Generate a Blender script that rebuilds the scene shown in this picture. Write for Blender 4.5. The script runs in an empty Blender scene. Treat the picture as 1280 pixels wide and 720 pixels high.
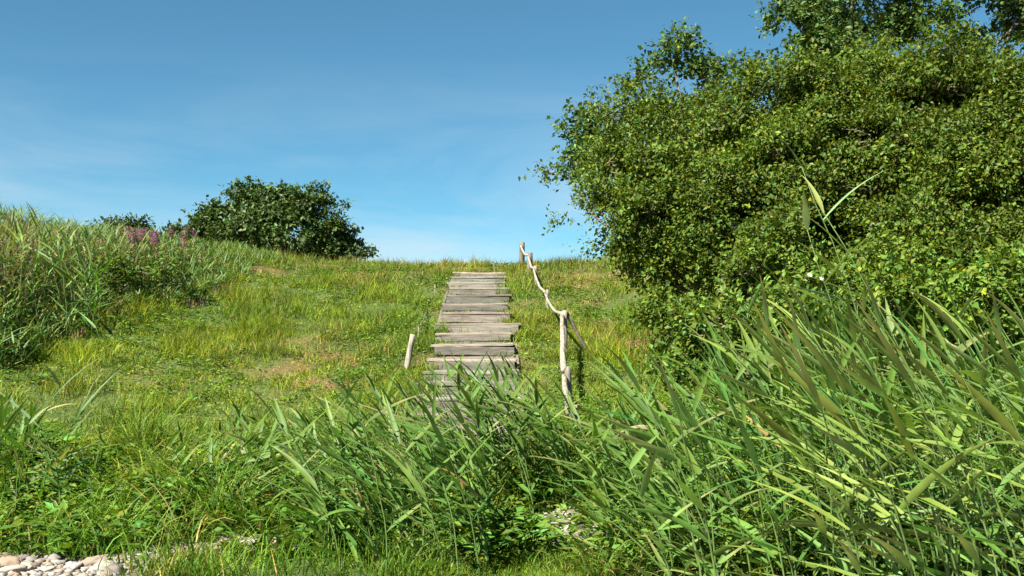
import bpy, math, random
import numpy as np

rng = np.random.default_rng(7)
random.seed(7)
PI = math.pi
scene = bpy.context.scene
COL = scene.collection

# ------------------------------------------------------------------ camera numbers (photo pixels 1280x720)
F, CX, CY, EYE = 1372.0, 640.0, 440.0, 1.5
def X_at(px, d): return (px - CX) / F * d
def Z_at(py, d): return EYE + (CY - py) / F * d

# ------------------------------------------------------------------ noise
_perm = np.random.default_rng(3).random((256, 256))
_perm3 = np.random.default_rng(4).random((64, 64, 64))
def _sm(t): return t * t * (3 - 2 * t)
def vnoise(x, y):
    xi = np.floor(x).astype(int); yi = np.floor(y).astype(int)
    fx = _sm(x - xi); fy = _sm(y - yi)
    g = lambda a, b: _perm[a & 255, b & 255]
    return (g(xi, yi) * (1 - fx) + g(xi + 1, yi) * fx) * (1 - fy) + (g(xi, yi + 1) * (1 - fx) + g(xi + 1, yi + 1) * fx) * fy
def fbm(x, y, o=4):
    s = 0; a = .5; n = 0
    for i in range(o):
        s = s + a * vnoise(x * 2 ** i + 17.3 * i, y * 2 ** i + 9.1 * i); n += a; a *= .5
    return s / n
def vnoise3(p):
    i = np.floor(p).astype(int); f = _sm(p - i)
    def g(a, b, c): return _perm3[(i[:, 0] + a) & 63, (i[:, 1] + b) & 63, (i[:, 2] + c) & 63]
    x, y, z = f[:, 0], f[:, 1], f[:, 2]
    def pl(c): return (g(0, 0, c) * (1 - x) + g(1, 0, c) * x) * (1 - y) + (g(0, 1, c) * (1 - x) + g(1, 1, c) * x) * y
    return pl(0) * (1 - z) + pl(1) * z
def sstep(a, b, x):
    t = np.clip((x - a) / (b - a), 0, 1); return t * t * (3 - 2 * t)

# ------------------------------------------------------------------ terrain
_pd = np.array([-40, 6, 8.2, 9, 10.5, 12, 14, 16, 18, 20, 22.5, 25, 27.5, 29.5, 31, 33, 36, 45, 80, 600.])
_pz = np.array([-.25, -.02, .0, .10, .30, .50, .77, 1.08, 1.46, 1.88, 2.40, 2.93, 3.46, 3.80, 3.95, 4.02, 4.05, 4.1, 3.9, 1.0])
def H(x, y):
    x = np.asarray(x, float); y = np.asarray(y, float)
    z = np.zeros(np.broadcast(x, y).shape)
    for k in (-.6, 0, .6): z = z + np.interp(y + k, _pd, _pz) / 3
    m = sstep(8.5, 13, y)
    z = z + m * .40 * sstep(-4.2, -8, x) * (1 - sstep(26, 36, y)) + m * .40 * sstep(1.6, 5.0, x)
    n = (fbm(x * .7 + 50, y * .7 + 50) - .5) * .22 + (fbm(x * .16 + 5, y * .16) - .5) * .22
    z = z + n * m + (fbm(x * 2.1, y * 2.1) - .5) * .05
    return z
def stair_x(y): return np.interp(y, [9, 17, 28.5], [-.48, -.62, -.83])
def on_stairs(x, y, pad=0.0):
    return (np.abs(x - stair_x(y)) < .66 + pad) & (y > 11) & (y < 27.4)
def dryness(x, y):
    g = lambda px, d, rx, ry, a: a * np.exp(-((x - X_at(px, d)) / rx) ** 2 - ((y - d) / ry) ** 2)
    f = (1.3 * sstep(.38, .62, fbm(x * 2.4 + 8, y * 1.6)) * (g(425, 16.8, .6, 1.3, 1.0) + g(780, 19.0, .6, 1.1, .9) + g(395, 15.4, .4, .7, .7) + g(205, 15.8, .5, .6, .6))
         + g(285, 8.3, .5, .35, .8) + g(740, 26, 1.3, 2, .5))
    f = f + .55 * sstep(.50, .72, fbm(x * .8 + 31, y * .45 + 7)) + .40 * sstep(24, 31, y)
    return np.clip(f, 0, 1.3)
def stony(x, y):
    """bare shingle at the foot of the bank"""
    g = lambda px, d, rx, ry: np.exp(-((x - X_at(px, d)) / rx) ** 2 - ((y - d) / ry) ** 2)
    e = 7.95 + (fbm(x * 1.3 + 3, x * 0 + 2.2) - .5) * .5
    s = np.clip(sstep(e + .12, e - .12, y) * sstep(-2.45, -2.9, x) + g(690, 9.0, .42, .62) +   .9 * g(760, 8.5, .35, .3) + 1.15 * g(305, 8.25, .5, .34) + 1.0 * g(215, 8.0, .35, .25)
                + .7 * g(830, 8.2, .3, .25), 0, 1)
    return np.maximum(s, sstep(7.2, 6.5, y))

# ------------------------------------------------------------------ mesh helpers
def mesh_from(name, V, Q=None, T=None, cols=None, smooth=False):
    me = bpy.data.meshes.new(name)
    V = np.asarray(V, np.float32).reshape(-1, 3)
    me.vertices.add(len(V)); me.vertices.foreach_set('co', V.ravel())
    loops = []; starts = []; n = 0
    if Q is not None and len(Q):
        Q = np.asarray(Q, np.int32); loops.append(Q.ravel()); starts.append(np.arange(len(Q)) * 4); n = Q.size
    if T is not None and len(T):
        T = np.asarray(T, np.int32); loops.append(T.ravel()); starts.append(np.arange(len(T)) * 3 + n)
    L = np.concatenate(loops).astype(np.int32); S = np.concatenate(starts).astype(np.int32)
    me.loops.add(len(L)); me.loops.foreach_set('vertex_index', L)
    me.polygons.add(len(S)); me.polygons.foreach_set('loop_start', S)
    me.polygons.foreach_set('use_smooth', np.full(len(S), smooth, bool))
    if cols is not None:
        a = me.color_attributes.new('Col', 'FLOAT_COLOR', 'POINT')
        c = np.ones((len(V), 4), np.float32); c[:, :3] = cols
        a.data.foreach_set('color', c.ravel())
    me.update(); me.validate()
    return me
def obj(name, me, mat, parent=None):
    o = bpy.data.objects.new(name, me); COL.objects.link(o)
    if mat and not me.materials: me.materials.append(mat)
    if parent is not None: o.parent = parent
    return o
def thing(name, label, cat, loc=(0, 0, 0), rotz=0, group=None):
    o = bpy.data.objects.new(name, None); COL.objects.link(o)
    o.empty_display_size = .1
    o.location = loc; o.rotation_euler = (0, 0, rotz)
    tag(o, label, cat, group); return o
def tag(o, label=None, cat=None, group=None, kind=None):
    if label: o['label'] = label
    if cat: o['category'] = cat
    if group: o['group'] = group
    if kind: o['kind'] = kind
    return o
def dup(root, loc, rotz, scale, label, group):
    r = root.copy(); COL.objects.link(r); r.location = loc; r.rotation_euler = rotz; r.scale = scale
    r['label'] = label; r['group'] = group
    for ch in list(root.children):
        c = ch.copy(); COL.objects.link(c); c.parent = r
    return r

class Acc:
    """collects pieces of one mesh"""
    def __init__(s): s.V = []; s.Q = []; s.T = []; s.C = []; s.n = 0
    def add(s, V, Q=None, T=None, C=None):
        V = np.asarray(V, float).reshape(-1, 3)
        if Q is not None and len(Q): s.Q.append(np.asarray(Q) + s.n)
        if T is not None and len(T): s.T.append(np.asarray(T) + s.n)
        s.V.append(V)
        if C is None: C = np.ones((len(V), 3)) * .5
        C = np.asarray(C, float)
        if C.ndim == 1: C = np.tile(C, (len(V), 1))
        s.C.append(C); s.n += len(V)
    def mesh(s, name, smooth=False):
        return mesh_from(name, np.concatenate(s.V), np.concatenate(s.Q) if s.Q else None, np.concatenate(s.T) if s.T else None, np.concatenate(s.C), smooth)

def blades(P, L, W, az, e0, e1, seg=4, roll=0, prof='grass', fold=0.0, col=None, tipcol=None, pw=1.3):
    P = np.asarray(P, float).reshape(-1, 3); N = len(P)
    b = lambda v: np.broadcast_to(np.asarray(v, float), (N,)).reshape(N, 1)
    L, W, az, e0, e1, roll = map(b, (L, W, az, e0, e1, roll))
    t = np.linspace(0, 1, seg + 1).reshape(1, -1)
    el = e0 + (e1 - e0) * t ** pw
    mid = (el[:, 1:] + el[:, :-1]) / 2
    st = L / seg
    hx = np.concatenate([np.zeros((N, 1)), np.cumsum(np.cos(mid) * st, 1)], 1)
    hz = np.concatenate([np.zeros((N, 1)), np.cumsum(np.sin(mid) * st, 1)], 1)
    ca, sa = np.cos(az), np.sin(az)
    C = np.stack([P[:, :1] + hx * ca, P[:, 1:2] + hx * sa, P[:, 2:3] + hz], -1)
    S = np.stack([-sa + 0 * el, ca + 0 * el, 0 * el], -1)
    Tn = np.stack([np.cos(el) * ca, np.cos(el) * sa, np.sin(el)], -1)
    Nn = np.cross(Tn, S)
    S2 = S * np.cos(roll)[..., None] + Nn * np.sin(roll)[..., None]
    N2 = np.cross(Tn, S2)
    if prof == 'grass': w = np.clip((1 - t) ** .8, .06, 1) * np.clip(.6 + 2 * t, 0, 1)
    else: w = np.minimum(1, .35 + 2.6 * t) * np.clip((1 - t) ** .85 * 1.25, .015, 1)
    w = (W * w / 2)[..., None]
    k = 3 if fold else 2
    if fold:
        V = np.stack([C - S2 * w, C + N2 * w * -fold, C + S2 * w], 2)
    else:
        V = np.stack([C - S2 * w, C + S2 * w], 2)
    V = V.reshape(-1, 3)
    base = (np.arange(N) * (seg + 1) * k).reshape(N, 1, 1)
    r = (np.arange(seg) * k).reshape(1, seg, 1)
    j = np.arange(k - 1).reshape(1, 1, -1)
    i0 = base + r + j
    Q = np.stack([i0, i0 + 1, i0 + k + 1, i0 + k], -1).reshape(-1, 4)
    Cc = None
    if col is not None:
        c0 = np.broadcast_to(np.asarray(col, float), (N, 3))[:, None, None, :]
        c1 = c0 if tipcol is None else np.broadcast_to(np.asarray(tipcol, float), (N, 3))[:, None, None, :]
        tt = t.reshape(1, -1, 1, 1)
        Cc = (c0 * (1 - tt ** 1.5) + c1 * tt ** 1.5)
        Cc = np.broadcast_to(Cc, (N, seg + 1, k, 3)).reshape(-1, 3)
    return V, Q, Cc

def leaves(P, D, U, L, W, col, fold=.25):
    """pointed leaf: base, two shoulders, tip; folded along the midrib"""
    N = len(P)
    nr = lambda v: v / np.maximum(np.linalg.norm(v, axis=1, keepdims=True), 1e-6)
    D = nr(D); S = nr(np.cross(D, U)); U = np.cross(S, D)
    L = np.broadcast_to(L, (N,)).reshape(N, 1); W = np.broadcast_to(W, (N,)).reshape(N, 1)
    a = P; m = P + D * L * .45 - U * W * fold * .4
    l = P + D * L * .42 + S * W * .5 + U * W * fold * .3
    r = P + D * L * .42 - S * W * .5 + U * W * fold * .3
    tp = P + D * L - U * L * .12
    V = np.stack([a, l, m, r, tp], 1).reshape(-1, 3)
    i = (np.arange(N) * 5).reshape(N, 1)
    T = np.concatenate([i + np.array([[0, 2, 1]]), i + np.array([[1, 2, 4]]), i + np.array([[0, 3, 2]]), i + np.array([[2, 3, 4]])], 0)
    return V, T, np.repeat(col, 5, 0)

def tube(pts, rad, n=7, col=(.2, .15, .1), cap=True):
    pts = np.asarray(pts, float); m = len(pts)
    rad = np.broadcast_to(np.asarray(rad, float), (m,))
    tan = np.gradient(pts, axis=0); tan /= np.linalg.norm(tan, axis=1, keepdims=True) + 1e-9
    ref = np.array([0, 0, 1.]) if abs(tan[0, 2]) < .9 else np.array([1., 0, 0])
    V = []
    for i in range(m):
        u = np.cross(tan[i], ref); u /= np.linalg.norm(u) + 1e-9; v = np.cross(tan[i], u)
        a = np.arange(n) * 2 * PI / n
        V.append(pts[i] + rad[i] * (np.cos(a)[:, None] * u + np.sin(a)[:, None] * v))
    V = np.concatenate(V)
    Q = []
    for i in range(m - 1):
        for j in range(n):
            k = (j + 1) % n
            Q.append([i * n + j, i * n + k, (i + 1) * n + k, (i + 1) * n + j])
    T = []
    if cap:
        V = np.concatenate([V, [pts[0]], [pts[-1]]]); c0, c1 = m * n, m * n + 1
        for j in range(n):
            k = (j + 1) % n
            T.append([c0, k, j]); T.append([c1, (m - 1) * n + j, (m - 1) * n + k])
    return V, np.array(Q), np.array(T).reshape(-1, 3) if T else None, np.tile(np.asarray(col, float), (len(V), 1))

def curve_pts(a, b, n, wob, r=rng, sag=0):
    a = np.asarray(a, float); b = np.asarray(b, float)
    t = np.linspace(0, 1, n)[:, None]
    p = a + (b - a) * t
    w = np.cumsum(r.normal(0, wob / math.sqrt(n), (n, 3)), 0); w -= w[0] + (w[-1] - w[0]) * t
    p = p + w; p[:, 2] += sag * np.sin(PI * t[:, 0])
    return p

def vary(base, n, s=.16, hs=.06, r=rng):
    """n colours scattered round base: brightness s, hue (towards yellow or blue) hs"""
    c = np.tile(np.asarray(base, float), (n, 1))
    c = c * np.exp(r.normal(0, s, (n, 1)))
    y = r.normal(0, hs, n)
    c[:, 0] *= np.exp(y * 2); c[:, 2] *= np.exp(-y * 2)
    return np.clip(c, .004, .85)

# ------------------------------------------------------------------ materials
def nodes(m):
    m.use_nodes = True; nt = m.node_tree; nt.nodes.clear(); return nt, nt.nodes, nt.links
def leaf_mat(name, rough=.5, trans=.32, spec=.35, tint=(1.25, 1.15, .45), ns=9.0):
    m = bpy.data.materials.new(name); nt, N, L = nodes(m)
    out = N.new('ShaderNodeOutputMaterial'); at = N.new('ShaderNodeVertexColor'); at.layer_name = 'Col'
    tc = N.new('ShaderNodeTexCoord'); no = N.new('ShaderNodeTexNoise'); no.inputs['Scale'].default_value = ns; no.inputs['Detail'].default_value = 4
    L.new(tc.outputs['Object'], no.inputs['Vector'])
    mr = N.new('ShaderNodeMapRange'); mr.inputs[1].default_value = .25; mr.inputs[2].default_value = .75; mr.inputs[3].default_value = .7; mr.inputs[4].default_value = 1.3
    L.new(no.outputs['Fac'], mr.inputs[0])
    hs = N.new('ShaderNodeHueSaturation'); L.new(at.outputs['Color'], hs.inputs['Color']); L.new(mr.outputs[0], hs.inputs['Value'])
    p = N.new('ShaderNodeBsdfPrincipled'); p.inputs['Roughness'].default_value = rough; p.inputs['Specular IOR Level'].default_value = spec
    L.new(hs.outputs['Color'], p.inputs['Base Color'])
    tr = N.new('ShaderNodeBsdfTranslucent'); mu = N.new('ShaderNodeMix'); mu.data_type = 'RGBA'; mu.blend_type = 'MULTIPLY'; mu.inputs['Factor'].default_value = 1
    mu.inputs['B'].default_value = (*tint, 1); mu.clamp_result = False
    L.new(hs.outputs['Color'], mu.inputs['A']); L.new(mu.outputs['Result'], tr.inputs['Color'])
    mx = N.new('ShaderNodeMixShader'); mx.inputs['Fac'].default_value = trans
    L.new(p.outputs[0], mx.inputs[1]); L.new(tr.outputs[0], mx.inputs[2]); L.new(mx.outputs[0], out.inputs['Surface'])
    return m
def rough_mat(name, rough=.85, scale=12., stretch=(1, 1, 1), lo=.6, hi=1.35, bump=.4, spec=.25, bscale=None):
    m = bpy.data.materials.new(name); nt, N, L = nodes(m)
    out = N.new('ShaderNodeOutputMaterial'); at = N.new('ShaderNodeVertexColor'); at.layer_name = 'Col'
    tc = N.new('ShaderNodeTexCoord'); mp = N.new('ShaderNodeMapping'); mp.inputs['Scale'].default_value = stretch
    L.new(tc.outputs['Object'], mp.inputs['Vector'])
    no = N.new('ShaderNodeTexNoise'); no.inputs['Scale'].default_value = scale; no.inputs['Detail'].default_value = 8; no.inputs['Roughness'].default_value = .65
    L.new(mp.outputs[0], no.inputs['Vector'])
    mr = N.new('ShaderNodeMapRange'); mr.inputs[1].default_value = .3; mr.inputs[2].default_value = .7; mr.inputs[3].default_value = lo; mr.inputs[4].default_value = hi
    L.new(no.outputs['Fac'], mr.inputs[0])
    hs = N.new('ShaderNodeHueSaturation'); L.new(at.outputs['Color'], hs.inputs['Color']); L.new(mr.outputs[0], hs.inputs['Value'])
    p = N.new('ShaderNodeBsdfPrincipled'); p.inputs['Roughness'].default_value = rough; p.inputs['Specular IOR Level'].default_value = spec
    L.new(hs.outputs['Color'], p.inputs['Base Color'])
    bu = N.new('ShaderNodeBump'); bu.inputs['Strength'].default_value = bump; bu.inputs['Distance'].default_value = .02
    n2 = no
    if bscale:
        n2 = N.new('ShaderNodeTexNoise'); n2.inputs['Scale'].default_value = bscale; n2.inputs['Detail'].default_value = 6; L.new(mp.outputs[0], n2.inputs['Vector'])
    L.new(n2.outputs['Fac'], bu.inputs['Height']); L.new(bu.outputs[0], p.inputs['Normal'])
    L.new(p.outputs[0], out.inputs['Surface'])
    return m
M_GRASS = leaf_mat('grass', .6, .30, .15, (1.1, 1.2, .3), 3)
M_REED = leaf_mat('reed_leaf', .5, .30, .25, (1.0, 1.2, .35), 6)
M_LEAF = leaf_mat('shrub_leaf', .5, .28, .2, (1.4, 1.25, .35), 2)
M_DARKLEAF = leaf_mat('dark_leaf', .5, .22, .3, (1.2, 1.2, .4), 2)
M_STALK = rough_mat('stalk', .6, 20, lo=.75, hi=1.25, bump=.1)
M_BARK = rough_mat('bark', .9, 9, (1, 1, .25), .5, 1.4, .8)
M_WOOD = rough_mat('weathered_wood', .85, 16, (.16, 1, 1), .55, 1.35, .9)
M_POST = rough_mat('weathered_post', .85, 22, (1, .3, .2), .35, 1.35, .9)
M_STONE = rough_mat('stone', .8, 14, lo=.7, hi=1.2, bump=.35)
M_GROUND = rough_mat('ground', .95, 16, lo=.3, hi=1.6, bump=1.0, bscale=45)
M_PETAL = leaf_mat('petal', .6, .3, .2, (1.1, 1, 1), 4)

# ------------------------------------------------------------------ ground
def axis(fine0, fine1, st, far, g=1.35):
    a = list(np.arange(fine0, fine1 + 1e-6, st)); s = st
    while a[-1] < far: s *= g; a.append(a[-1] + s)
    s = st; lo = []; v = fine0
    while v > -far: s *= g; v -= s; lo.append(v)
    return np.array(lo[::-1] + a)
gx = axis(-12, 12, .14, 600); gy = axis(5.5, 36, .14, 600)
GX, GY = np.meshgrid(gx, gy, indexing='ij')
GZ = H(GX, GY)
st_ = (np.abs(GX - stair_x(GY)) < .6) & (GY > 10.8) & (GY < 27.2)
GZ = GZ - .07 * st_
gv = np.stack([GX, GY, GZ], -1).reshape(-1, 3)
ny = len(gy); ii = (np.arange(len(gx) - 1)[:, None] * ny + np.arange(ny - 1)[None, :]).ravel()
gq = np.stack([ii, ii + ny, ii + ny + 1, ii + 1], 1)
d_ = dryness(gv[:, 0], gv[:, 1])[:, None]; s_ = stony(gv[:, 0], gv[:, 1])[:, None]
turf = np.array([.060, .090, .018]); soil = np.array([.145, .085, .035]); shing = np.array([.30, .25, .19])
gc = turf * (1 - np.clip(d_, 0, 1)) + soil * np.clip(d_, 0, 1)
gc = gc * (1 - s_) + shing * s_
tag(obj('ground', mesh_from('ground', gv, gq, None, gc, True), M_GROUND), kind='structure')

# ------------------------------------------------------------------ hill grass (stuff)
def scatter(n, x0, x1, y0, y1, dens, r=rng):
    x = r.uniform(x0, x1, n); y = r.uniform(y0, y1, n)
    k = r.random(n) < dens(x, y)
    return x[k], y[k]
def in_view(x, y, pad=1.0): return np.abs(x) < y * .47 + pad

A = Acc()
def grass_layer(n, x0, x1, y0, y1, hmin, hmax, w, base, dens=None, straw=1.0, seg=3, e0=(1.0, 1.5), e1=(-.2, 1.2), floor=.42):
    def dn(x, y):
        d = 1 - .5 * np.clip(dryness(x, y), 0, 1) - .975 * stony(x, y)
        d = d * (floor + .9 * sstep(.36, .58, fbm(x * 1.9 + 90, y * 1.2, 5)))
        d = d * np.where(on_stairs(x, y, -.12 - .06 * sstep(22, 27, y) + .6 * (fbm(x * 3, y * 1.5) - .5)), 0.0, 1) * in_view(x, y)
        return d if dens is None else d * dens(x, y)
    x, y = scatter(n, x0, x1, y0, y1, dn); m = len(x)
    tus = fbm(x * 1.3 + 11, y * 1.3 + 4)
    dr = dryness(x, y)
    h = (hmin + (hmax - hmin) * rng.random(m) ** 1.5) * (.45 + 1.5 * sstep(.42, .68, tus) + .5 * sstep(.5, .62, fbm(x * 3.1, y * 2.3 + 70))) * (1 - .4 * np.clip(dr, 0, 1))
    n1 = fbm(x * .55 + 3, y * .4 + 8); n2 = fbm(x * 1.9 + 60, y * 1.2 + 20)
    c = vary(base, m, .22, .08)
    c *= (1 + 1.3 * (n2 - .5))[:, None]
    yel = sstep(.4, .68, n1)[:, None]
    c = c * (1 - yel) + c * np.array([1.5, 1.2, .9]) * yel
    st = rng.random(m) < (.02 + .4 * np.clip(dr, 0, 1)) * straw
    c[st] = vary((.27, .22, .085), st.sum(), .25, .07)
    P = np.stack([x, y, H(x, y) - .015], 1)
    tip = c * np.array([1.25, 1.1, .9])
    V, Q, C = blades(P, h, w * (.6 + .9 * rng.random(m)), rng.uniform(0, 2 * PI, m), rng.uniform(*e0, m), rng.uniform(*e1, m), seg, rng.uniform(-.8, .8, m), 'grass', 0, c, tip)
    A.add(V, Q, None, C)
G_HILL = (.090, .155, .014)
grass_layer(150000, -9, 6.5, 10.5, 20, .06, .22, .011, G_HILL)
grass_layer(190000, -11, 9, 19, 34, .06, .23, .013, G_HILL)
grass_layer(30000, -14, 11, 28, 35, .08, .26, .016, (.10, .115, .03))
grass_layer(16000, -.7, .8, 7.1, 7.9, .04, .13, .007, (.14, .21, .010), dens=lambda x, y: np.clip(1.3 - ((x - .05) / .6) ** 2, 0, 1), seg=4, e0=(.7, 1.5), e1=(-.6, .9))
x, y = scatter(16000, -9, 5, 11, 31, lambda x, y: .9 * np.clip(dryness(x, y) - .15, 0, 1) * np.where(on_stairs(x, y), 0, 1))
m = len(x); c = np.where(rng.random((m, 1)) < .5, vary((.24, .15, .07), m, .3, .06), vary((.36, .28, .14), m, .3, .06))
V, Q, C = blades(np.stack([x, y, H(x, y) + .005], 1), rng.uniform(.06, .22, m), .011, rng.uniform(0, 6.28, m), rng.uniform(.15, .7, m), rng.uniform(-.7, .1, m), 3, rng.uniform(-.8, .8, m), 'grass', 0, c)
A.add(V, Q, None, C)
# grass rooted in the joints of the steps
for yy in np.linspace(11, 26.9, 17):
    m = 70; u = np.sign(rng.normal(0, 1, m)) * (1 - rng.random(m) ** 2.2 * .9) * .62; x = stair_x(yy) + u; y = yy - .03 - .10 * rng.random(m)
    c = vary(G_HILL, m, .25, .1) * 1.1
    V, Q, C = blades(np.stack([x, y, H(x, y) - .03], 1), rng.uniform(.08, .26, m), .012, rng.uniform(0, 6.28, m), rng.uniform(.8, 1.5, m), rng.uniform(-.4, 1.1, m), 4, rng.uniform(-.8, .8, m), 'grass', 0, c)
    A.add(V, Q, None, C)
# taller bents with seed heads
grass_layer(6000, -9, 7, 12, 34, .14, .30, .006, (.12, .14, .035), straw=1.2, e0=(1.2, 1.55), e1=(.7, 1.4))
grass_layer(120000, -5.4, 1.8, 7.1, 11.4, .05, .20, .010, (.072, .142, .013), floor=.12)
grass_layer(46000, -5.6, 1.8, 7.6, 12.2, .16, .42, .013, (.078, .152, .018), dens=lambda x, y: .1 + sstep(.42, .6, fbm(x * .9 + 12, y * 1.1 + 44)), seg=5, e0=(.8, 1.5), e1=(-.8, .9))
grass_layer(26000, .5, 5.5, 7, 14, .10, .40, .012, (.072, .148, .015), seg=5, e0=(.8, 1.5), e1=(-.8, .9))
tag(obj('grass', A.mesh('grass'), M_GRASS), kind='stuff')

# broad-leaved weeds and clover among the grass
def weed_layer(acc, n, x0, x1, y0, y1, size, base, hgt, dens, per=7):
    def dn(x, y): return dens(x, y) * (1 - np.clip(stony(x, y), 0, 1)) * np.where(on_stairs(x, y, .05), 0, 1) * in_view(x, y)
    x, y = scatter(n, x0, x1, y0, y1, dn)
    m = len(x); x = np.repeat(x, per); y = np.repeat(y, per); k = len(x)
    hh = np.repeat(hgt(x[::per], y[::per]) if callable(hgt) else hgt * (.4 + rng.random(m)), per)
    a = rng.uniform(0, 2 * PI, k); rr = rng.random(k) * .5 * hh + .02
    P = np.stack([x + np.cos(a) * rr, y + np.sin(a) * rr, H(x, y) + hh * (.25 + .75 * rng.random(k))], 1)
    D = np.stack([np.cos(a), np.sin(a), rng.uniform(-.3, .8, k)], 1)
    U = np.stack([rng.normal(0, .35, k), rng.normal(0, .35, k), np.ones(k)], 1)
    c = vary(base, k, .25, .1)
    s = size * (.6 + .8 * rng.random(k))
    V, T, C = leaves(P, D, U, s, s * .5, c)
    acc.add(V, None, T, C)
A = Acc()
patch = lambda s, th, ox: (lambda x, y: sstep(th, th + .15, fbm(x * s + ox, y * s * .8 + ox)))
weed_layer(A, 11000, -9, 6, 11, 31, .065, (.088, .165, .018), .09, patch(.9, .46, 40))
weed_layer(A, 7000, -9, 5, 11, 28, .055, (.14, .19, .022), .09, patch(1.3, .48, 70))
weed_layer(A, 6500, -5.5, 1.2, 8.2, 11.5, .075, (.080, .150, .018), .17, patch(1.6, .46, 22), 9)
weed_layer(A, 2600, -5.5, 1.2, 8.0, 11, .055, (.13, .185, .02), .14, patch(1.9, .48, 5), 9)
weed_layer(A, 5200, .6, 5, 7, 13, .07, (.085, .15, .02), .42, lambda x, y: np.ones_like(x) * .8, 10)
weed_layer(A, 3200, -9, 6, 11, 29, .07, (.062, .125, .022), .13, patch(1.1, .52, 15), 10)
weed_layer(A, 2600, -8, 5, 12, 30, .045, (.20, .19, .05), .17, patch(.8, .50, 64), 4)
weed_layer(A, 2600, -5.6, 1.0, 7.8, 11.8, .11, (.080, .155, .020), .24, patch(1.2, .47, 33), 10)
tag(obj('undergrowth', A.mesh('undergrowth'), M_GRASS), kind='stuff')

# ------------------------------------------------------------------ shingle (stuff) and single stones
def ico(sub=2):
    import bmesh
    bm = bmesh.new(); bmesh.ops.create_icosphere(bm, subdivisions=sub, radius=1)
    V = np.array([v.co[:] for v in bm.verts]); T = np.array([[v.index for v in f.verts] for f in bm.faces]); bm.free(); return V, T
IV1, IT1 = ico(1); IV2, IT2 = ico(3)
STONE_COLS = .46 * np.array([(.62, .56, .47), (.50, .40, .30), (.68, .64, .58), (.42, .39, .35), (.56, .42, .30), (.72, .66, .54), (.34, .29, .25)])
def stone_verts(V, sx, sy, sz, seed):
    n = vnoise3(V * 1.5 + seed * 7.7) - .5; n2 = vnoise3(V * 3.7 + seed * 3.3) - .5
    v = V * (1 + .95 * n + .4 * n2)[:, None]
    v = np.sign(v) * np.abs(v) ** .9
    return v * np.array([sx, sy, sz])
A = Acc()
x, y = scatter(26000, -4.6, 3.6, 6.0, 9.9, lambda x, y: sstep(.25, .6, stony(x, y)) * in_view(x, y, .5))
for i in range(len(x)):
    s = .008 + .026 * rng.random() ** 2
    v = stone_verts(IV1, s * rng.uniform(.9, 1.5), s, s * rng.uniform(.4, .7), rng.integers(0, 50))
    a = rng.uniform(0, PI); ca, sa = math.cos(a), math.sin(a)
    v = np.stack([v[:, 0] * ca - v[:, 1] * sa, v[:, 0] * sa + v[:, 1] * ca, v[:, 2]], 1) + [x[i], y[i], 0]
    v[:, 2] += float(H(x[i], y[i])) + s * .2
    A.add(v, None, IT1, STONE_COLS[rng.integers(0, 7)] * rng.uniform(.45, 1.2))
tag(obj('shingle', A.mesh('shingle', True), M_STONE), kind='stuff')

stone_me = []
for k in range(9):
    v = stone_verts(IV2, rng.uniform(1.1, 1.6), 1, rng.uniform(.42, .65), k + 1)
    me = mesh_from('stone', v, None, IT2, np.tile(STONE_COLS[k % 7], (len(v), 1)), True); me.materials.append(M_STONE); stone_me.append(me)
def place_stone(px, d, s, label, group):
    x = X_at(px, d)
    o = bpy.data.objects.new('stone', stone_me[rng.integers(0, 9)]); COL.objects.link(o)
    o.location = (x, d, float(H(x, d)) + s * .22); o.rotation_euler = (rng.normal(0, .15), rng.normal(0, .15), rng.uniform(0, 6.28)); o.scale = (s,) * 3
    tag(o, label, 'stone', group)
for k in range(70):
    place_stone(rng.uniform(-20, 150), 7.35 + .6 * rng.random(), (.016 + .06 * rng.random() ** 2.2), 'pale beach stone in the shingle patch below the grass at bottom left', 'stones in the bottom left shingle')
for k in range(50):
    place_stone(rng.normal(690, 34), rng.uniform(8.4, 9.6), rng.uniform(.03, .075), 'pale beach stone among reeds below the foot of the rail', 'stones below the rail')
for k in range(24):
    place_stone(rng.normal(800, 45), rng.uniform(8.0, 8.9), rng.uniform(.025, .05), 'small white stone half hidden under reeds right of the stone patch', 'stones under the reeds')
for k in range(14):
    place_stone(rng.normal(300, 22), rng.uniform(8.1, 8.6), rng.uniform(.03, .06), 'tan stone lying in grass near the bottom left edge', 'stones in the grass')

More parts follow.
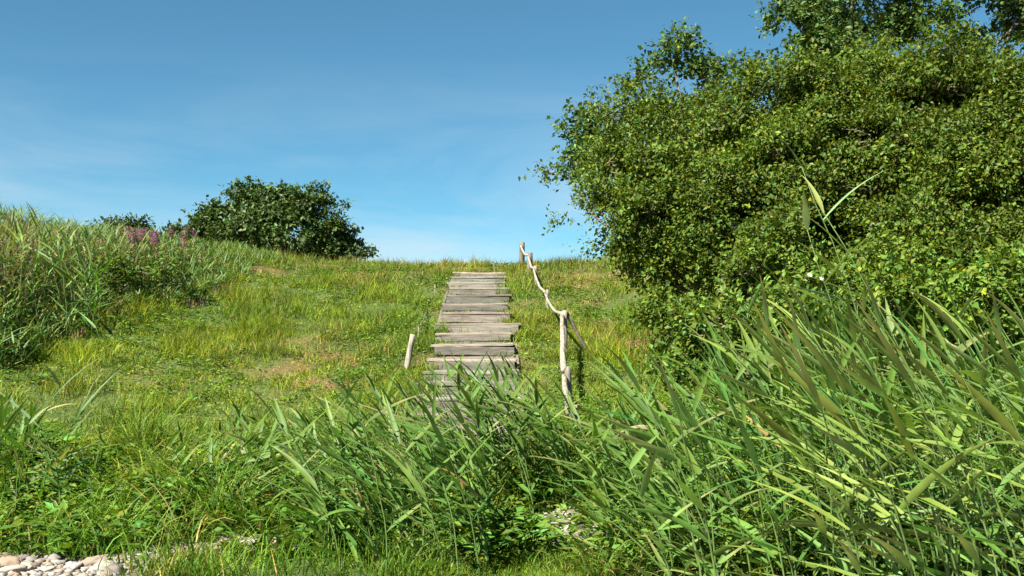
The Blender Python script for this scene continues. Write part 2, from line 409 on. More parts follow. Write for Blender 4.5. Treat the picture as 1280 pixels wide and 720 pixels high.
# ------------------------------------------------------------------ wooden steps
steps = thing('wooden_stairway', 'weathered grey wooden steps climbing the grassy bank to the skyline', 'stairway', (float(stair_x(11)), 11, float(H(stair_x(11), 11))))
so = np.array(steps.location)
def board(acc, c, sx, sy, sz, col, r=rng, tilt=.01, nx=10):
    """slightly warped plank: a subdivided box with chamfered long edges"""
    xs = np.linspace(-sx / 2, sx / 2, nx)
    ch = min(sy, sz) * .16
    ring = np.array([[-sy / 2 + ch, -sz / 2], [sy / 2 - ch, -sz / 2], [sy / 2, -sz / 2 + ch], [sy / 2, sz / 2 - ch], [sy / 2 - ch, sz / 2], [-sy / 2 + ch, sz / 2], [-sy / 2, sz / 2 - ch], [-sy / 2, -sz / 2 + ch]])
    V = []
    bow = r.normal(0, .006); tz = r.normal(0, tilt); ty = r.normal(0, tilt)
    for i, xx in enumerate(xs):
        u = xx / sx * 2; jit = r.normal(0, .0025, 2)
        V.append(np.column_stack([np.full(8, xx), ring[:, 0] + ty * xx + jit[0], ring[:, 1] + tz * xx + bow * (1 - u * u) + jit[1]]))
    V = np.concatenate(V) + c
    Q = [[i * 8 + j, i * 8 + (j + 1) % 8, (i + 1) * 8 + (j + 1) % 8, (i + 1) * 8 + j] for i in range(nx - 1) for j in range(8)]
    Q += [[0, 7, 6, 5], [0, 5, 4, 3], [0, 3, 2, 1]]
    b = (nx - 1) * 8
    Q += [[b, b + 1, b + 2, b + 3], [b, b + 3, b + 4, b + 5], [b, b + 5, b + 6, b + 7]]
    acc.add(V, np.array(Q), None, np.asarray(col) * r.uniform(.72, 1.25) * (1 + r.uniform(-.07, .07) * np.array([1, -.4, -.8])))
NS = 17
ys = np.linspace(11, 26.9, NS)
GREY = np.array([.150, .138, .115]); PALE = np.array([.20, .178, .135])  # PALE: front tread board lighter, the sunlit edge put into its colour
for i in range(NS):
    y0 = ys[i]; y1 = ys[i + 1] if i < NS - 1 else y0 + 1.05
    xc = float(stair_x(y0)) + rng.normal(0, .03); z0 = float(np.mean(H(np.linspace(xc - .6, xc + .6, 7), y0)))
    z1 = float(np.mean(H(np.linspace(xc - .6, xc + .6, 7), y1)))
    top = z0 + .5 * (z1 - z0) + .03; low = z0 - .5 * (z1 - z0) - .02
    w = float(np.interp(y0, [11, 17, 28], [1.40, 1.38, 1.28])) + rng.normal(0, .02)
    if i == 9: w = 1.55
    a = Acc()
    rise = top - low
    n = 2
    for k in range(n):
        hz = rise / n - .008
        board(a, np.array([xc + rng.normal(0, .02), y0 + rng.normal(0, .004), low + (k + .5) * rise / n]) - so, w - .03, .035, hz, GREY * rng.uniform(.85, 1.15))
    obj('riser', a.mesh('riser'), M_WOOD, steps)
    a = Acc(); nb = 5; dep = (y1 - y0 + .02) / nb
    for k in range(nb):
        board(a, np.array([xc + rng.normal(0, .015), y0 - .006 + (k + .5) * dep, top + .024 + .004 * k]) - so, w + rng.normal(0, .015), dep - .012, .042, (PALE if k == 0 else GREY * 1.1) * rng.uniform(.8, 1.2))
    obj('tread', a.mesh('tread'), M_WOOD, steps)
for sgn in (-1, 1):
    for i in range(0, NS - 1, 4):
        yy = np.linspace(ys[i], ys[min(i + 4, NS - 1)] - .02, 5)
        half = np.interp(yy, [11, 17, 28], [.735, .725, .675])
        p = np.stack([stair_x(yy) + sgn * half, yy, H(stair_x(yy), yy) - .09], 1)
        a = Acc(); board(a, np.zeros(3), 1.0, .05, .20, GREY * 1.05, nx=5)
        v = a.V[0]; u = np.clip(v[:, 0] + .5, 0, 1) * 4
        c = np.stack([np.interp(u, np.arange(5), p[:, k]) for k in range(3)], 1)
        a.V[0] = np.column_stack([c[:, 0] + v[:, 1], c[:, 1], c[:, 2] + v[:, 2]]) - so
        obj('side_board', a.mesh('side_board'), M_WOOD, steps)

# ------------------------------------------------------------------ handrails
SUN = np.array([.30, .265, .205]); DK = np.array([.16, .13, .10])
def rail_post(root, x, y, top, r0, lean=(0, 0), col=SUN * .8):
    zb = float(H(x, y)) - .15
    p = curve_pts((x, y, zb), (x + lean[0], y + lean[1], top), 7, .010)
    V, Q, T, C = tube(p - np.array(root.location), r0 * .8 * np.linspace(1.1, .9, 7) * rng.uniform(.96, 1.04, 7), 9, col * rng.uniform(.85, 1.1))
    me = Acc(); me.add(V, Q, T, C)
    return obj('post', me.mesh('post', True), M_POST, root), p[-1]
hr = thing('handrail', 'crooked bleached pole handrail on posts along the right of the wooden steps', 'handrail', (X_at(715, 12), 12, float(H(X_at(715, 12), 12))))
pp = [(716, 510, 12.0, .058), (712, 458, 14.2, .056), (706, 388, 18.0, .052), (684, 362, 22.0, .045), (671, 332, 25.2, .05), (661, 316, 27.6, .085), (652, 303, 29.6, .095)]
tops = []
for px, py, d, r in pp:
    o, t = rail_post(hr, X_at(px, d) , d, Z_at(py, d), r, (rng.normal(0, .03), rng.normal(0, .03)), SUN * (.8 if d < 27 else .5))
    tops.append(t)
ho = np.array(hr.location)
for i in range(len(tops) - 1):
    a, b = tops[i] - [0, 0, .05], tops[i + 1] - [0, 0, .07]
    if i == 0: b = b + [0, 0, -.05]
    p = curve_pts(a + [-.045, 0, 0], b + [-.045, .05, 0], 12, .012, sag=-.10 if i > 1 else -.02)
    V, Q, T, C = tube(p - ho, (.038 if i < 2 else .027) * np.linspace(1.1, .85, 12) * rng.uniform(.97, 1.03, 12), 8, SUN * rng.uniform(.8, 1.05))
    me = Acc(); me.add(V, Q, T, C); obj('rail', me.mesh('rail', True), M_POST, hr)
# flat cap board on lowest post, and a dark pole slanting down from the third post
a = Acc(); board(a, np.array([tops[0][0], tops[0][1], tops[0][2] + .02]) - ho,   .15, .13, .035, SUN * .9, nx=4); obj('cap', a.mesh('cap'), M_WOOD, hr)
p = curve_pts(tops[2] + [.03, .04, -.04], (tops[2][0] + .42, 18.2, float(H(tops[2][0] + .42, 18.2)) - .05), 7, .02)
V, Q, T, C = tube(p - ho, .03, 7, DK * 1.3); me = Acc(); me.add(V, Q, T, C); obj('slant_pole', me.mesh('slant_pole', True), M_POST, hr)

hl = thing('handrail', 'broken handrail with a pale leaning end stake, half sunk in grass left of the steps', 'handrail', (X_at(508, 17.2), 17.2, float(H(X_at(508, 17.2), 17.2))))
ho = np.array(hl.location); tops = []
for px, py, d, r in [(506, 418, 17.2, .062), (521, 408, 19.0, .02), (534, 380, 22.6, .025), (542, 356, 25.2, .028), (546, 340, 28.0, .03)]:
    o, t = rail_post(hl, X_at(px, d), d, Z_at(py, d), r, (.13 if d < 18 else rng.normal(.02, .02), 0), 1.1 * SUN * .85); tops.append(t)
for i in range(1, len(tops) - 1):
    p = curve_pts(tops[i] + [0, -.1, -.0], tops[i + 1] + [0, .05, -.05], 10, .05, sag=-.05)
    V, Q, T, C = tube(p - ho, .05 * np.linspace(1.15, .4, 10) if i == 0 else .011, 8, SUN * (1.1 if i == 0 else .5))
    me = Acc(); me.add(V, Q, T, C); obj('rail', me.mesh('rail', True), M_POST, hl)

# ------------------------------------------------------------------ trees and shrubs
def tree(name, label, cat, base, lobes, leafL, leafW, base_col, dens, trunk_r, seed, mat=M_LEAF, clump=.34, per=16, thr=.36, nscale=1.15, stems=1, droop=.0, inner=.55, barkc=(.14, .11, .08), hs=.1, rough=.22, sub=0):
    r = np.random.default_rng(seed)
    main = lobes
    root = thing(name, label, cat, base); bo = np.array(base, float)
    A = Acc(); B = Acc()
    foot = bo + [0, 0, -.1]
    fork = None
    for si in range(stems):
        ang = r.uniform(0, 6.28); off = np.array([math.cos(ang), math.sin(ang), 0]) * (.0 if stems == 1 else r.uniform(.1, .5))
        cz = np.mean([l[2] for l in lobes]); cx = np.mean([l[0] for l in lobes]); cyy = np.mean([l[1] for l in lobes])
        fk = foot + off + (np.array([cx, cyy, cz]) - foot) * .45 + np.r_[r.normal(0, .2, 2), 0]
        p = curve_pts(foot + off, fk, 8, .18, r)
        B.add(*tube(p - bo, trunk_r * np.linspace(1.15, .7, 8), 8, barkc))
        fork = fk
        for li, l in enumerate(lobes):
            if li % stems != si: continue
            c = np.array(l[:3])
            p = curve_pts(fk, c, 8, .25, r); B.add(*tube(p - bo, trunk_r * np.linspace(.62, .22, 8), 6, barkc))
    if sub:
        ex = []
        for l in lobes:
            for q in range(sub):
                d = r.normal(0, 1, 3); d /= np.linalg.norm(d)
                if d[2] < -.6: d[2] *= -.5
                if d[1] > .35: d[1] *= -1
                f = r.uniform(.26, .50)
                cc = np.array(l[:3]) + d * np.array(l[3:6]) * r.uniform(.62, .98)
                ex.append((*cc, l[3] * f * 1.15, l[4] * f, l[5] * f))
            ex.append((l[0], l[1] + .25 * l[4], l[2], l[3] * .72, l[4] * .6, l[5] * .72))
        lobes = ex
    for l in lobes:
        c = np.array(l[:3]); R = np.array(l[3:6])
        area = 4 * PI * ((R[0] * R[1]) ** 1.6 / 3 + (R[0] * R[2]) ** 1.6 / 3 + (R[1] * R[2]) ** 1.6 / 3) ** (1 / 1.6)
        n = int(area * dens * 4.2)
        d = r.normal(0, 1, (n, 3)); d /= np.linalg.norm(d, axis=1, keepdims=True)
        d = d[d[:, 2] > -.75]; n = len(d)
        rr = (inner + (1.05 - inner) * r.random(n) ** .7) * (1 + rough * 2 * (vnoise3(d * 2.2 + seed * 5.1 + c) - .5) + r.normal(0, .05, n))
        p = c + d * R * rr[:, None]
        k = vnoise3(p * nscale + seed) * .65 + vnoise3(p * nscale * 2.3 + seed * 2) * .35 > thr
        k &= p[:, 2] > H(p[:, 0], p[:, 1]) + .05
        if sub > 7:                                                 # gaps carved into the thicket so that dark, shaded pockets show
            for hx, hy, hd, hrx, hry in HOLLOWS:
                q_ = (p - [X_at(hx, hd), hd, Z_at(hy, hd)]) / [hrx / F * hd, 1.5, hry / F * hd]
                k &= (q_ ** 2).sum(1) + .9 * (vnoise3(p * 2.6 + 3) - .5) > 1
        p = p[k]; d = d[k]; n = len(p)
        tw = d * .8 + np.array([0, 0, .45 - droop]) + r.normal(0, .45, (n, 3)); tw /= np.linalg.norm(tw, axis=1, keepdims=True)
        ln = clump * (.6 + .8 * r.random(n))
        q = p - tw * (ln * .4)[:, None]
        for i in range(0, n, 14):
            s0 = c + (q[i] - c) * .35
            pts = curve_pts(s0, q[i], 4, .06, r); B.add(*tube(pts - bo, np.linspace(.016, .006, 4), 4, barkc, False))
        t = r.random((n, per)) ** .8
        P = q[:, None, :] + tw[:, None, :] * (t * ln[:, None])[..., None] + r.normal(0, .045, (n, per, 3)) * (clump / .34)
        D = tw[:, None, :] * .6 + r.normal(0, .7, (n, per, 3)) + np.array([0, 0, -.15 - droop])
        U = d[:, None, :] * .5 + np.array([0, 0, .75]) + r.normal(0, .5, (n, per, 3))
        P = P.reshape(-1, 3); m = len(P)
        tone = np.repeat(np.exp(r.normal(0, .16, n)) * (1 + .5 * (vnoise3(p * .8 + 9) - .5)), per)[:, None]
        cc = vary(base_col, m, .2, hs, r) * tone
        s = leafL * (.45 + 1.0 * r.random(m) ** 1.4)
        A.add(*(lambda v, tt, c_: (v - bo, None, tt, c_))(*leaves(P, D.reshape(-1, 3), U.reshape(-1, 3), s, s * leafW / leafL, cc)))
    obj('trunk', B.mesh('trunk', True), M_BARK, root)
    obj('crown', A.mesh('crown'), mat, root)
    return root
HOLLOWS = [(905, 172, 16.4, 46, 20), (990, 196, 16.0, 60, 17), (855, 350, 16.2, 44, 30), (1050, 285, 15.3, 50, 20), (1190, 352, 14.2, 56, 26), (1170, 118, 16.0, 70, 20),
           (820, 268, 16.8, 34, 16), (1110, 235, 15.2, 46, 16), (945, 262, 15.8, 44, 15), (1240, 245, 14.6, 50, 18), (770, 205, 17.0, 30, 13), (980, 120, 16.8, 44, 14), (1075, 170, 16.2, 40, 14), (960, 345, 15.0, 46, 22)]
def lobe(px, py, d, rpx, rpy, ry=None):
    """an ellipsoid seen centred on photo pixel (px, py) at depth d"""
    return (X_at(px, d), d, Z_at(py, d), rpx / F * d, ry or (rpx + rpy) / 2 / F * d, rpy / F * d)
def gpt(x, y): return (x, y, float(H(x, y)))

# big shrubs and trees on the right
YG = (.074, .118, .013); BG = (.066, .120, .026)
tree('tree', 'slender blue-green tree rising behind the left end of the large shrub thicket', 'tree', gpt(3.4, 20.2),
     [lobe(800, 105, 20, 32, 26), lobe(842, 72, 20, 26, 36), lobe(885, 92, 20, 34, 26), lobe(925, 110, 20, 46, 34), lobe(860, 140, 20, 70, 36), lobe(745, 165, 20, 42, 34), lobe(715, 210, 20, 24, 36), lobe(780, 190, 20, 70, 50)],
       .095, .062, BG, 8, .06, 11, per=15, thr=.44, inner=.3, rough=.45, sub=4)
tree('tree', 'tallest blue-green tree filling the top right corner behind the shrub thicket', 'tree', gpt(6.6, 20.5),
     [lobe(985, 20, 20.5, 38, 26), lobe(1030, 55, 20.5, 60, 50), lobe(1100, 20, 20.5, 90, 60), lobe(1190, 10, 20.5, 90, 70), lobe(1270, 20, 20.5, 80, 80), lobe(1120, 90, 20.5, 150, 70), lobe(1060, -60, 20.5, 70, 60), lobe(1180, -80, 20.5, 100, 70), lobe(1330, -20, 20.5, 90, 110)],
       .095, .062, BG, 8, .07, 12, per=15, thr=.425, inner=.3, rough=.45, sub=5)
tree('shrub', 'yellow-green shrub leaning over the grass at the left end of the thicket', 'shrub', gpt(2.7, 18.4),
     [lobe(760, 235, 18, 66, 56), lobe(830, 195, 18, 80, 66), lobe(800, 290, 17.8, 62, 56), lobe(860, 300, 17.4, 90, 82), lobe(900, 205, 18, 80, 70), lobe(868, 365, 17.2, 44, 40), lobe(735, 262, 18, 34, 22), lobe(815, 335, 17.6, 46, 44), lobe(836, 392, 17, 36, 32), lobe(870, 240, 19.4, 90, 90)],
     .070, .043, YG, 17, .07, 13, stems=3, droop=.1, inner=.5, rough=.46, thr=.375, clump=.40, nscale=.95, sub=12)
tree('shrub', 'broad yellow-green shrub in the middle of the thicket with dark hollows', 'shrub', gpt(5.2, 17.6),
     [lobe(1000, 150, 17.6, 90, 62), lobe(950, 240, 17.2, 100, 80), lobe(1060, 225, 17.0, 110, 90), lobe(1000, 320, 16.4, 110, 76), lobe(1100, 140, 17.8, 90, 70), lobe(980, 210, 19.4, 120, 100), lobe(1110, 200, 19.4, 120, 110), lobe(1000, 330, 18.6, 120, 70)],
     .070, .043, YG, 17, .07, 14, stems=3, droop=.1, inner=.5, thr=.37, rough=.34, clump=.36, nscale=.9, sub=13)
tree('shrub', 'tall yellow-green shrub at the right end of the thicket by the picture edge', 'shrub', gpt(7.6, 16.8),
     [lobe(1190, 140, 17, 100, 80), lobe(1170, 260, 16.4, 110, 90), lobe(1270, 200, 16.4, 100, 110), lobe(1280, 320, 15.6, 110, 80), lobe(1140, 350, 15.4, 90, 60), lobe(1360, 250, 16, 90, 150), lobe(1210, 200, 19, 120, 110), lobe(1300, 250, 18.6, 110, 120), lobe(1200, 310, 18, 120, 80)],
     .070, .043, YG, 17, .07, 15, stems=3, droop=.1, inner=.5, thr=.37, rough=.34, clump=.36, nscale=.9, sub=13)
tree('bramble_bush', 'low bright green bramble in front of the thicket beneath the tall reeds', 'bush', gpt(3.6, 13.0),
     [lobe(930, 410, 13, 80, 46), lobe(1020, 400, 12.6, 80, 56), lobe(880, 450, 13.4, 70, 40), lobe(1100, 390, 12.2, 90, 60)],
     .085, .055, (.085, .145, .018), 13, .03, 16, stems=3, droop=.15, inner=.45, clump=.28)
tree('bramble_bush', 'bright green bramble at the right picture edge in front of the tall shrub', 'bush', gpt(5.6, 12.2),
     [lobe(1200, 385, 12, 80, 50), lobe(1270, 370, 12, 80, 60), lobe(1330, 400, 12, 80, 80)],
     .085, .055, (.085, .145, .018), 13, .03, 17, stems=3, droop=.15, inner=.45, clump=.28)

# round dark tree and small bushes on the skyline
DG = (.042, .078, .013)
tree('dark_tree', 'round dark green wind-clipped tree standing alone on the skyline', 'tree', gpt(X_at(350, 36), 36),
     [lobe(347 + (a - 347) * .90, b_ - (5 if abs(a - 347) < 45 else -3), 36, c_ * .9, e_) for a, b_, c_, e_ in ((350, 268, 70, 28), (290, 278, 52, 26), (262, 272, 28, 14), (310, 258, 34, 16), (400, 268, 52, 26), (430, 282, 28, 14), (345, 305, 96, 34), (420, 306, 42, 30), (275, 302, 46, 28), (360, 252, 30, 12), (448, 304, 18, 9), (400, 325, 66, 18), (320, 325, 70, 20), (245, 285, 16, 9))],
     .13, .085, DG, 5, .18, 21, M_DARKLEAF, clump=.36, per=15, thr=.36, inner=.6, nscale=1.0, rough=.14, sub=7)
tree('dark_bush', 'small flat dark bush on the skyline left of the round tree', 'bush', gpt(X_at(152, 40), 40),
     [lobe(152, 284, 40, 28, 9), lobe(132, 286, 40, 16, 6), lobe(170, 282, 40, 14, 7), lobe(150, 300, 40, 26, 14)],
     .15, .09, DG, 4, .06, 22, M_DARKLEAF, clump=.36, per=14, inner=.4)
tree('dark_bush', 'low dark bush tucked against the left foot of the round tree', 'bush', gpt(X_at(207, 39), 39),
     [lobe(207, 291, 39, 24, 9), lobe(228, 294, 39, 18, 10), lobe(205, 305, 39, 30, 14)],
     .15, .09, DG, 4, .06, 23, M_DARKLEAF, clump=.36, per=14, inner=.4)
# brambles at the foot of the left bank
tree('bramble_bush', 'dark bramble under the reeds at the near foot of the left bank', 'bush', gpt(-8.4, 17.4),
     [lobe(10, 385, 17.4, 50, 22), lobe(50, 372, 18.2, 40, 20), lobe(-50, 375, 17.2, 60, 34)],
     .065, .042, (.095, .140, .018), 11, .03, 24, stems=3, inner=.45, clump=.3)
tree('bramble_bush', 'dark green bramble halfway along the left bank beside pale grass stems', 'bush', gpt(-7.2, 20.5),
     [lobe(165, 338, 20.6, 36, 15), lobe(205, 332, 21.2, 26, 13), lobe(130, 342, 20.2, 34, 15)],
     .07, .045, (.075, .125, .018), 10, .03, 25, stems=3, inner=.45, clump=.3)

# ------------------------------------------------------------------ reeds
def reed_data(h, seed, leafy=9, wind=PI, spread=.95, Lm=.52, wm=.040, dead=.1, plume=False, base=(.080, .150, .040)):
    r = np.random.default_rng(seed)
    n = 12; t = np.linspace(0, 1, n)
    lean = r.uniform(.12, .38) * h
    wa = wind + r.normal(0, .25)
    pts = np.stack([np.cos(wa) * lean * t ** 2 + r.normal(0, .004, n), np.sin(wa) * lean * t ** 2 + r.normal(0, .004, n), h * t], 1)
    pts[0, :2] = 0
    S = Acc(); V, Q, T, C = tube(pts, np.linspace(.0065, .0025, n), 6, np.array([.075, .125, .03])); S.add(V, Q, T, C)
    k = leafy + 1; tt = np.linspace(.12, .99, k) + r.normal(0, .02, k); tt = np.clip(tt, .15, 1)
    P = np.stack([np.interp(tt, t, pts[:, j]) for j in range(3)], 1)
    az = np.where(np.arange(k) % 2 == 0, 1, -1) * r.uniform(.15, spread, k) + wind + r.normal(0, .25, k)
    opp = r.random(k) < .2; az[opp] += PI
    L = Lm * (.55 + .6 * np.sin(PI * np.clip(tt * .9, 0, 1))) * r.uniform(.75, 1.2, k)
    L[-1] *= .8
    e0 = r.uniform(.3, .95, k); e0[-1] = 1.1; e0[-2] = .9
    e1 = e0 - np.where(r.random(k) < .15, r.uniform(.8, 1.5, k), r.uniform(.0, .5, k)); e1[-1] = e0[-1] - r.uniform(.2, .7)
    col = vary(base, k, .15, .06, r)
    dd = r.random(k) < dead * (1.6 - tt * 1.4); col[dd] = vary((.27, .25, .12), dd.sum(), .2, .03, r)
    A = Acc(); A.add(*(lambda v, q, c: (v, q, None, c))(*blades(P, L, wm * r.uniform(.7, 1.25, k), az, e0, e1, 9, r.normal(0, .5, k), 'reed', .35, col, np.where((r.random(k) < .25)[:, None], np.array([[.26, .22, .10]]), col * np.array([1.15, 1.05, .9])), pw=1.1)))
    return S, A
MID_H = 1.5
def reed_proto(h, seed, label, group, **kw):
    root = thing('reed', label, 'reed', (0, 0, 0), 0, group)
    S, A = reed_data(h, seed, **kw)
    obj('stem', S.mesh('stem', True), M_STALK, root); obj('foliage', A.mesh('foliage', True), M_REED, root)
    root['h'] = h
    return root
protos = []; used = set()
for k in range(22):
    hh = [1.0, 1.35, 1.7, 2.0][k % 4]
    protos.append((hh, reed_proto(hh, 100 + k, 'x', 'x', leafy=7 + k % 5, dead=.05 if k % 5 == 0 else 0, Lm=.44 + .05 * (k % 4), base=[(.086, .165, .032), (.070, .148, .024), (.108, .182, .042), (.094, .170, .020)][k % 4])))
def place_reed(px, d, top_z, label, group, rot=.35, az=0):
    x = X_at(px, d); zb = float(H(x, d)) - .03; h = max(.45, top_z - zb)
    c = sorted(protos, key=lambda p: abs(p[0] - h) + rng.random() * .4)[0]
    s = h / c[0]; sx = .5 + .5 * s
    loc = (x, d, zb); rz = (rng.normal(0, .07), rng.normal(0, .07), az + rng.normal(0, rot)); sc = (sx, sx, s)
    if id(c[1]) not in used:
        used.add(id(c[1])); o = c[1]; o.location = loc; o.rotation_euler = rz; o.scale = sc; o['label'] = label; o['group'] = group
    else: dup(c[1], loc, rz, sc, label, group)
env_r = lambda px: np.interp(px, [760, 850, 930, 1000, 1060, 1150, 1220, 1300, 1400], [520, 490, 440, 400, 372, 385, 400, 395, 390])
env_c = lambda px: np.interp(px, [300, 380, 440, 500, 560, 640, 680, 720, 780, 860], [560, 530, 505, 490, 482, 472, 480, 520, 500, 480])
env_l = lambda px: np.interp(px, [-40, 60, 150, 260, 330], [470, 520, 540, 520, 520])
cnt = 0
for k in range(118):
    u = rng.random(); px = 800 + 560 * u ** .75; d = rng.uniform(4.9, 9.6)
    top = Z_at(env_r(px) + abs(rng.normal(0, 55)), d)
    place_reed(px, d, top, 'green reed bent leftwards in the dense reed bed below the shrub thicket', 'reeds below the thicket')
for k in range(84):
    px = rng.uniform(400, 860); d = rng.uniform(7.0, 10.4)
    if abs(px - 695) < 68 and d < 9.3: continue
    top = Z_at(env_c(px) + abs(rng.normal(0, 42)), d)
    place_reed(px, d, top, 'green reed with leftward leaves growing in front of the wooden steps', 'reeds in front of the steps')
for k in range(30):
    px = rng.uniform(510, 730); d = rng.uniform(8.8, 10.6)
    place_reed(px, d, Z_at(env_c(px - 30) - 12 + abs(rng.normal(0, 16)), d), 'green reed with leftward leaves growing in front of the wooden steps', 'reeds in front of the steps')
for k in range(58):
    px = rng.choice([-10, 10, 40, 70, 120, 175, 200, 245, 262, 285, 320, 355, 385]) + rng.normal(0, 20); d = rng.uniform(8.6, 11.0)
    top = Z_at(env_l(px) + abs(rng.normal(0, 28)), d)
    place_reed(px, d, top, 'short young reed in the grass below the left bank', 'young reeds in the grass', .8, rng.choice([0, PI * .8]))
for k in range(40):
    px = rng.uniform(-20, 130); d = rng.uniform(16.6, 19.5)
    top = Z_at(np.interp(px, [0, 60, 130], [255, 270, 290]) + abs(rng.normal(0, 30)), d)
    place_reed(px, d, top, 'pale reed standing in the herbage on top of the left bank', 'reeds on the left bank', 1.2)
# single tall ones before the thicket
def special(px, py, d, label, seed, **kw):
    x = X_at(px, d); zb = float(H(x, d)) - .03
    r = reed_proto(Z_at(py, d) - zb, seed, label, None, **kw); r.location = (x, d, zb)
    if 'group' in r: del r['group']
special(1125, 200, 7.0, 'tallest reed, its upright tip showing pale against the shrub thicket', 301, leafy=8, spread=.4, Lm=.5, wm=.042, base=(.15, .21, .08), dead=0)
special(1200, 262, 6.2, 'reed with a fan of pale drooping top leaves, second tallest before the thicket', 302, leafy=9, spread=1.5, Lm=.5, wm=.042, base=(.15, .21, .08), dead=0)
special(1095, 285, 6.4, 'reed bending to the left with splayed top leaves under the tallest reed', 303, leafy=8, spread=1.2, Lm=.5, wm=.042, base=(.15, .21, .08), dead=0)
special(30, 480, 9.5, 'bluish reed with long bare leaves splayed right at the left edge below the bank', 304, leafy=8, wind=.3, spread=.9, Lm=.6, base=(.12, .19, .09))
special(70, 500, 9.8, 'bluish reed forking low, just right of the splayed reed below the left bank', 305, leafy=7, wind=.2, spread=1.2, Lm=.55, base=(.12, .19, .09))
for _h, _p in protos:
    if id(_p) not in used:
        for ch in list(_p.children): bpy.data.objects.remove(ch)
        bpy.data.objects.remove(_p)

# reed bed and herbage too many to count
A = Acc()
def reed_mass(n, fx, base, hfun, leafy=8, Lm=.42, wm=.026, wind=PI, spread=.8, seed=1, azr=.4):
    r = np.random.default_rng(seed)
    x, y = fx(r, n); m = len(x)
    z = H(x, y) - .02; h = hfun(x, y, r)
    la = wind + r.normal(0, .5, m); lean = r.uniform(.03, .2, m) * h
    for k in range(leafy):
        t = np.clip((k + .6 + r.normal(0, .25, m)) / leafy, .08, 1)
        P = np.stack([x + np.cos(la) * lean * t * t, y + np.sin(la) * lean * t * t, z + h * t], 1)
        az = wind + (1 if k % 2 else -1) * r.uniform(.1, spread, m) + r.normal(0, azr, m)
        e0 = r.uniform(.5, 1.2, m); e1 = e0 - np.where(r.random(m) < .2, r.uniform(.8, 1.6, m), r.uniform(.0, .55, m))
        c = vary(base, m, .2, .08, r); dd = r.random(m) < .03; c[dd] = vary((.22, .19, .08), dd.sum(), .2, .1, r)
        V, Q, C = blades(P, Lm * r.uniform(.5, 1.25, m), wm * r.uniform(.7, 1.2, m), az, e0, e1, 6, r.normal(0, .5, m), 'reed', .3, c, c * np.array([1.15, 1.05, .9]), pw=1.1)
        A.add(V, Q, None, C)
    P = np.stack([x, y, z], 1)
    V, Q, C = blades(P, h, .012, la, np.full(m, 1.52), np.full(m, 1.3), 4, 0, 'reed', 0, np.tile((.07, .12, .03), (m, 1)))
    A.add(V, Q, None, C)
def from_px(p0, p1, d0, d1):
    def f(r, n):
        d = r.uniform(d0, d1, n); x = X_at(r.uniform(p0, p1, n), d); k = (stony(x, d) < .35) & ~((np.abs(CX + x / d * F - 690) < 62) & (d < 9.4))
        return x[k], d[k]
    return f
def env_h(env, lo, jit):
    def f(x, y, r):
        px = CX + x / y * F
        return np.maximum(lo, Z_at(env(px) + np.abs(r.normal(0, jit, len(x))), y) - H(x, y))
    return f
reed_mass(300, from_px(790, 1360, 5.6, 11.0), (.075, .152, .026), env_h(env_r, .4, 90), seed=5, wm=.036, Lm=.5, spread=1.0)
reed_mass(170, from_px(380, 860, 7.4, 11), (.072, .148, .026), env_h(lambda p: env_c(p) + 40, .3, 50), seed=6, wm=.036, Lm=.46, spread=1.0)
tag(obj('reed_bed', A.mesh('reed_bed', True), M_REED), kind='stuff')
A = Acc()
env_b = lambda px: np.interp(px, [-60, 0, 40, 100, 160, 220, 280, 330, 350], [250, 252, 264, 280, 288, 294, 306, 326, 334])
def bank_edge(y): return np.interp(y, [13.6, 15.8, 17.2, 19, 21, 30], [-6.9, -6.8, -7.0, -7.1, -6.3, -6.2]) + .9 * (fbm(y * .8, y * 0 + 1) - .5)
def bank(r, n):
    y = r.uniform(14.8, 30, n); x = bank_edge(y) - 5.0 * r.random(n) ** 1.3
    k = np.abs(x) < y * .47 + 1.5
    return x[k], y[k]
def bank_h(x, y, r):
    px = CX + x / y * F
    e = sstep(-.1, 1.7, bank_edge(y) - x)
    z = Z_at(env_b(px) + np.abs(r.normal(0, 14, len(x))), y) - H(x, y)
    return np.clip(z, .3, 2.3) * (.14 + .86 * e)
reed_mass(2300, bank, (.095, .165, .040), bank_h, leafy=9, Lm=.36, wm=.030, spread=2.4, seed=8, azr=.9)
reed_mass(900, bank, (.15, .155, .045), bank_h, leafy=8, Lm=.26, wm=.016, spread=3, seed=9, azr=1.2)
# dry pinkish grass heads at the far end of the bank
r_ = np.random.default_rng(33)
y = r_.uniform(17, 30, 12000); x = bank_edge(y) + .2 - 4 * r_.random(12000); P = np.stack([x, y, H(x, y)], 1)
hh = bank_h(x, y, r_) * r_.uniform(.75, 1.12, len(x)); c = vary((.27, .20, .11), len(x), .3, .1, r_)
V, Q, C = blades(P, hh, .019, r_.uniform(0, 6.28, len(x)), r_.uniform(1.2, 1.55, len(x)), r_.uniform(.6, 1.4, len(x)), 4, 0, 'reed', 0, c * .6, c); A.add(V, Q, None, C)
bankd = lambda x, y: sstep(0, .5, bank_edge(y) - x) * (y > 14.8)
bh = lambda x, y: bank_h(x, y, r_) * r_.uniform(.4, .9, len(x))
weed_layer(A, 4200, -12, -5.5, 13.6, 30, .10, (.080, .150, .022), bh, bankd, 9)
weed_layer(A, 2600, -12, -5.5, 13.6, 30, .08, (.14, .155, .035), bh, bankd, 8)
tag(obj('bank_vegetation', A.mesh('bank_vegetation', True), M_REED), kind='stuff')

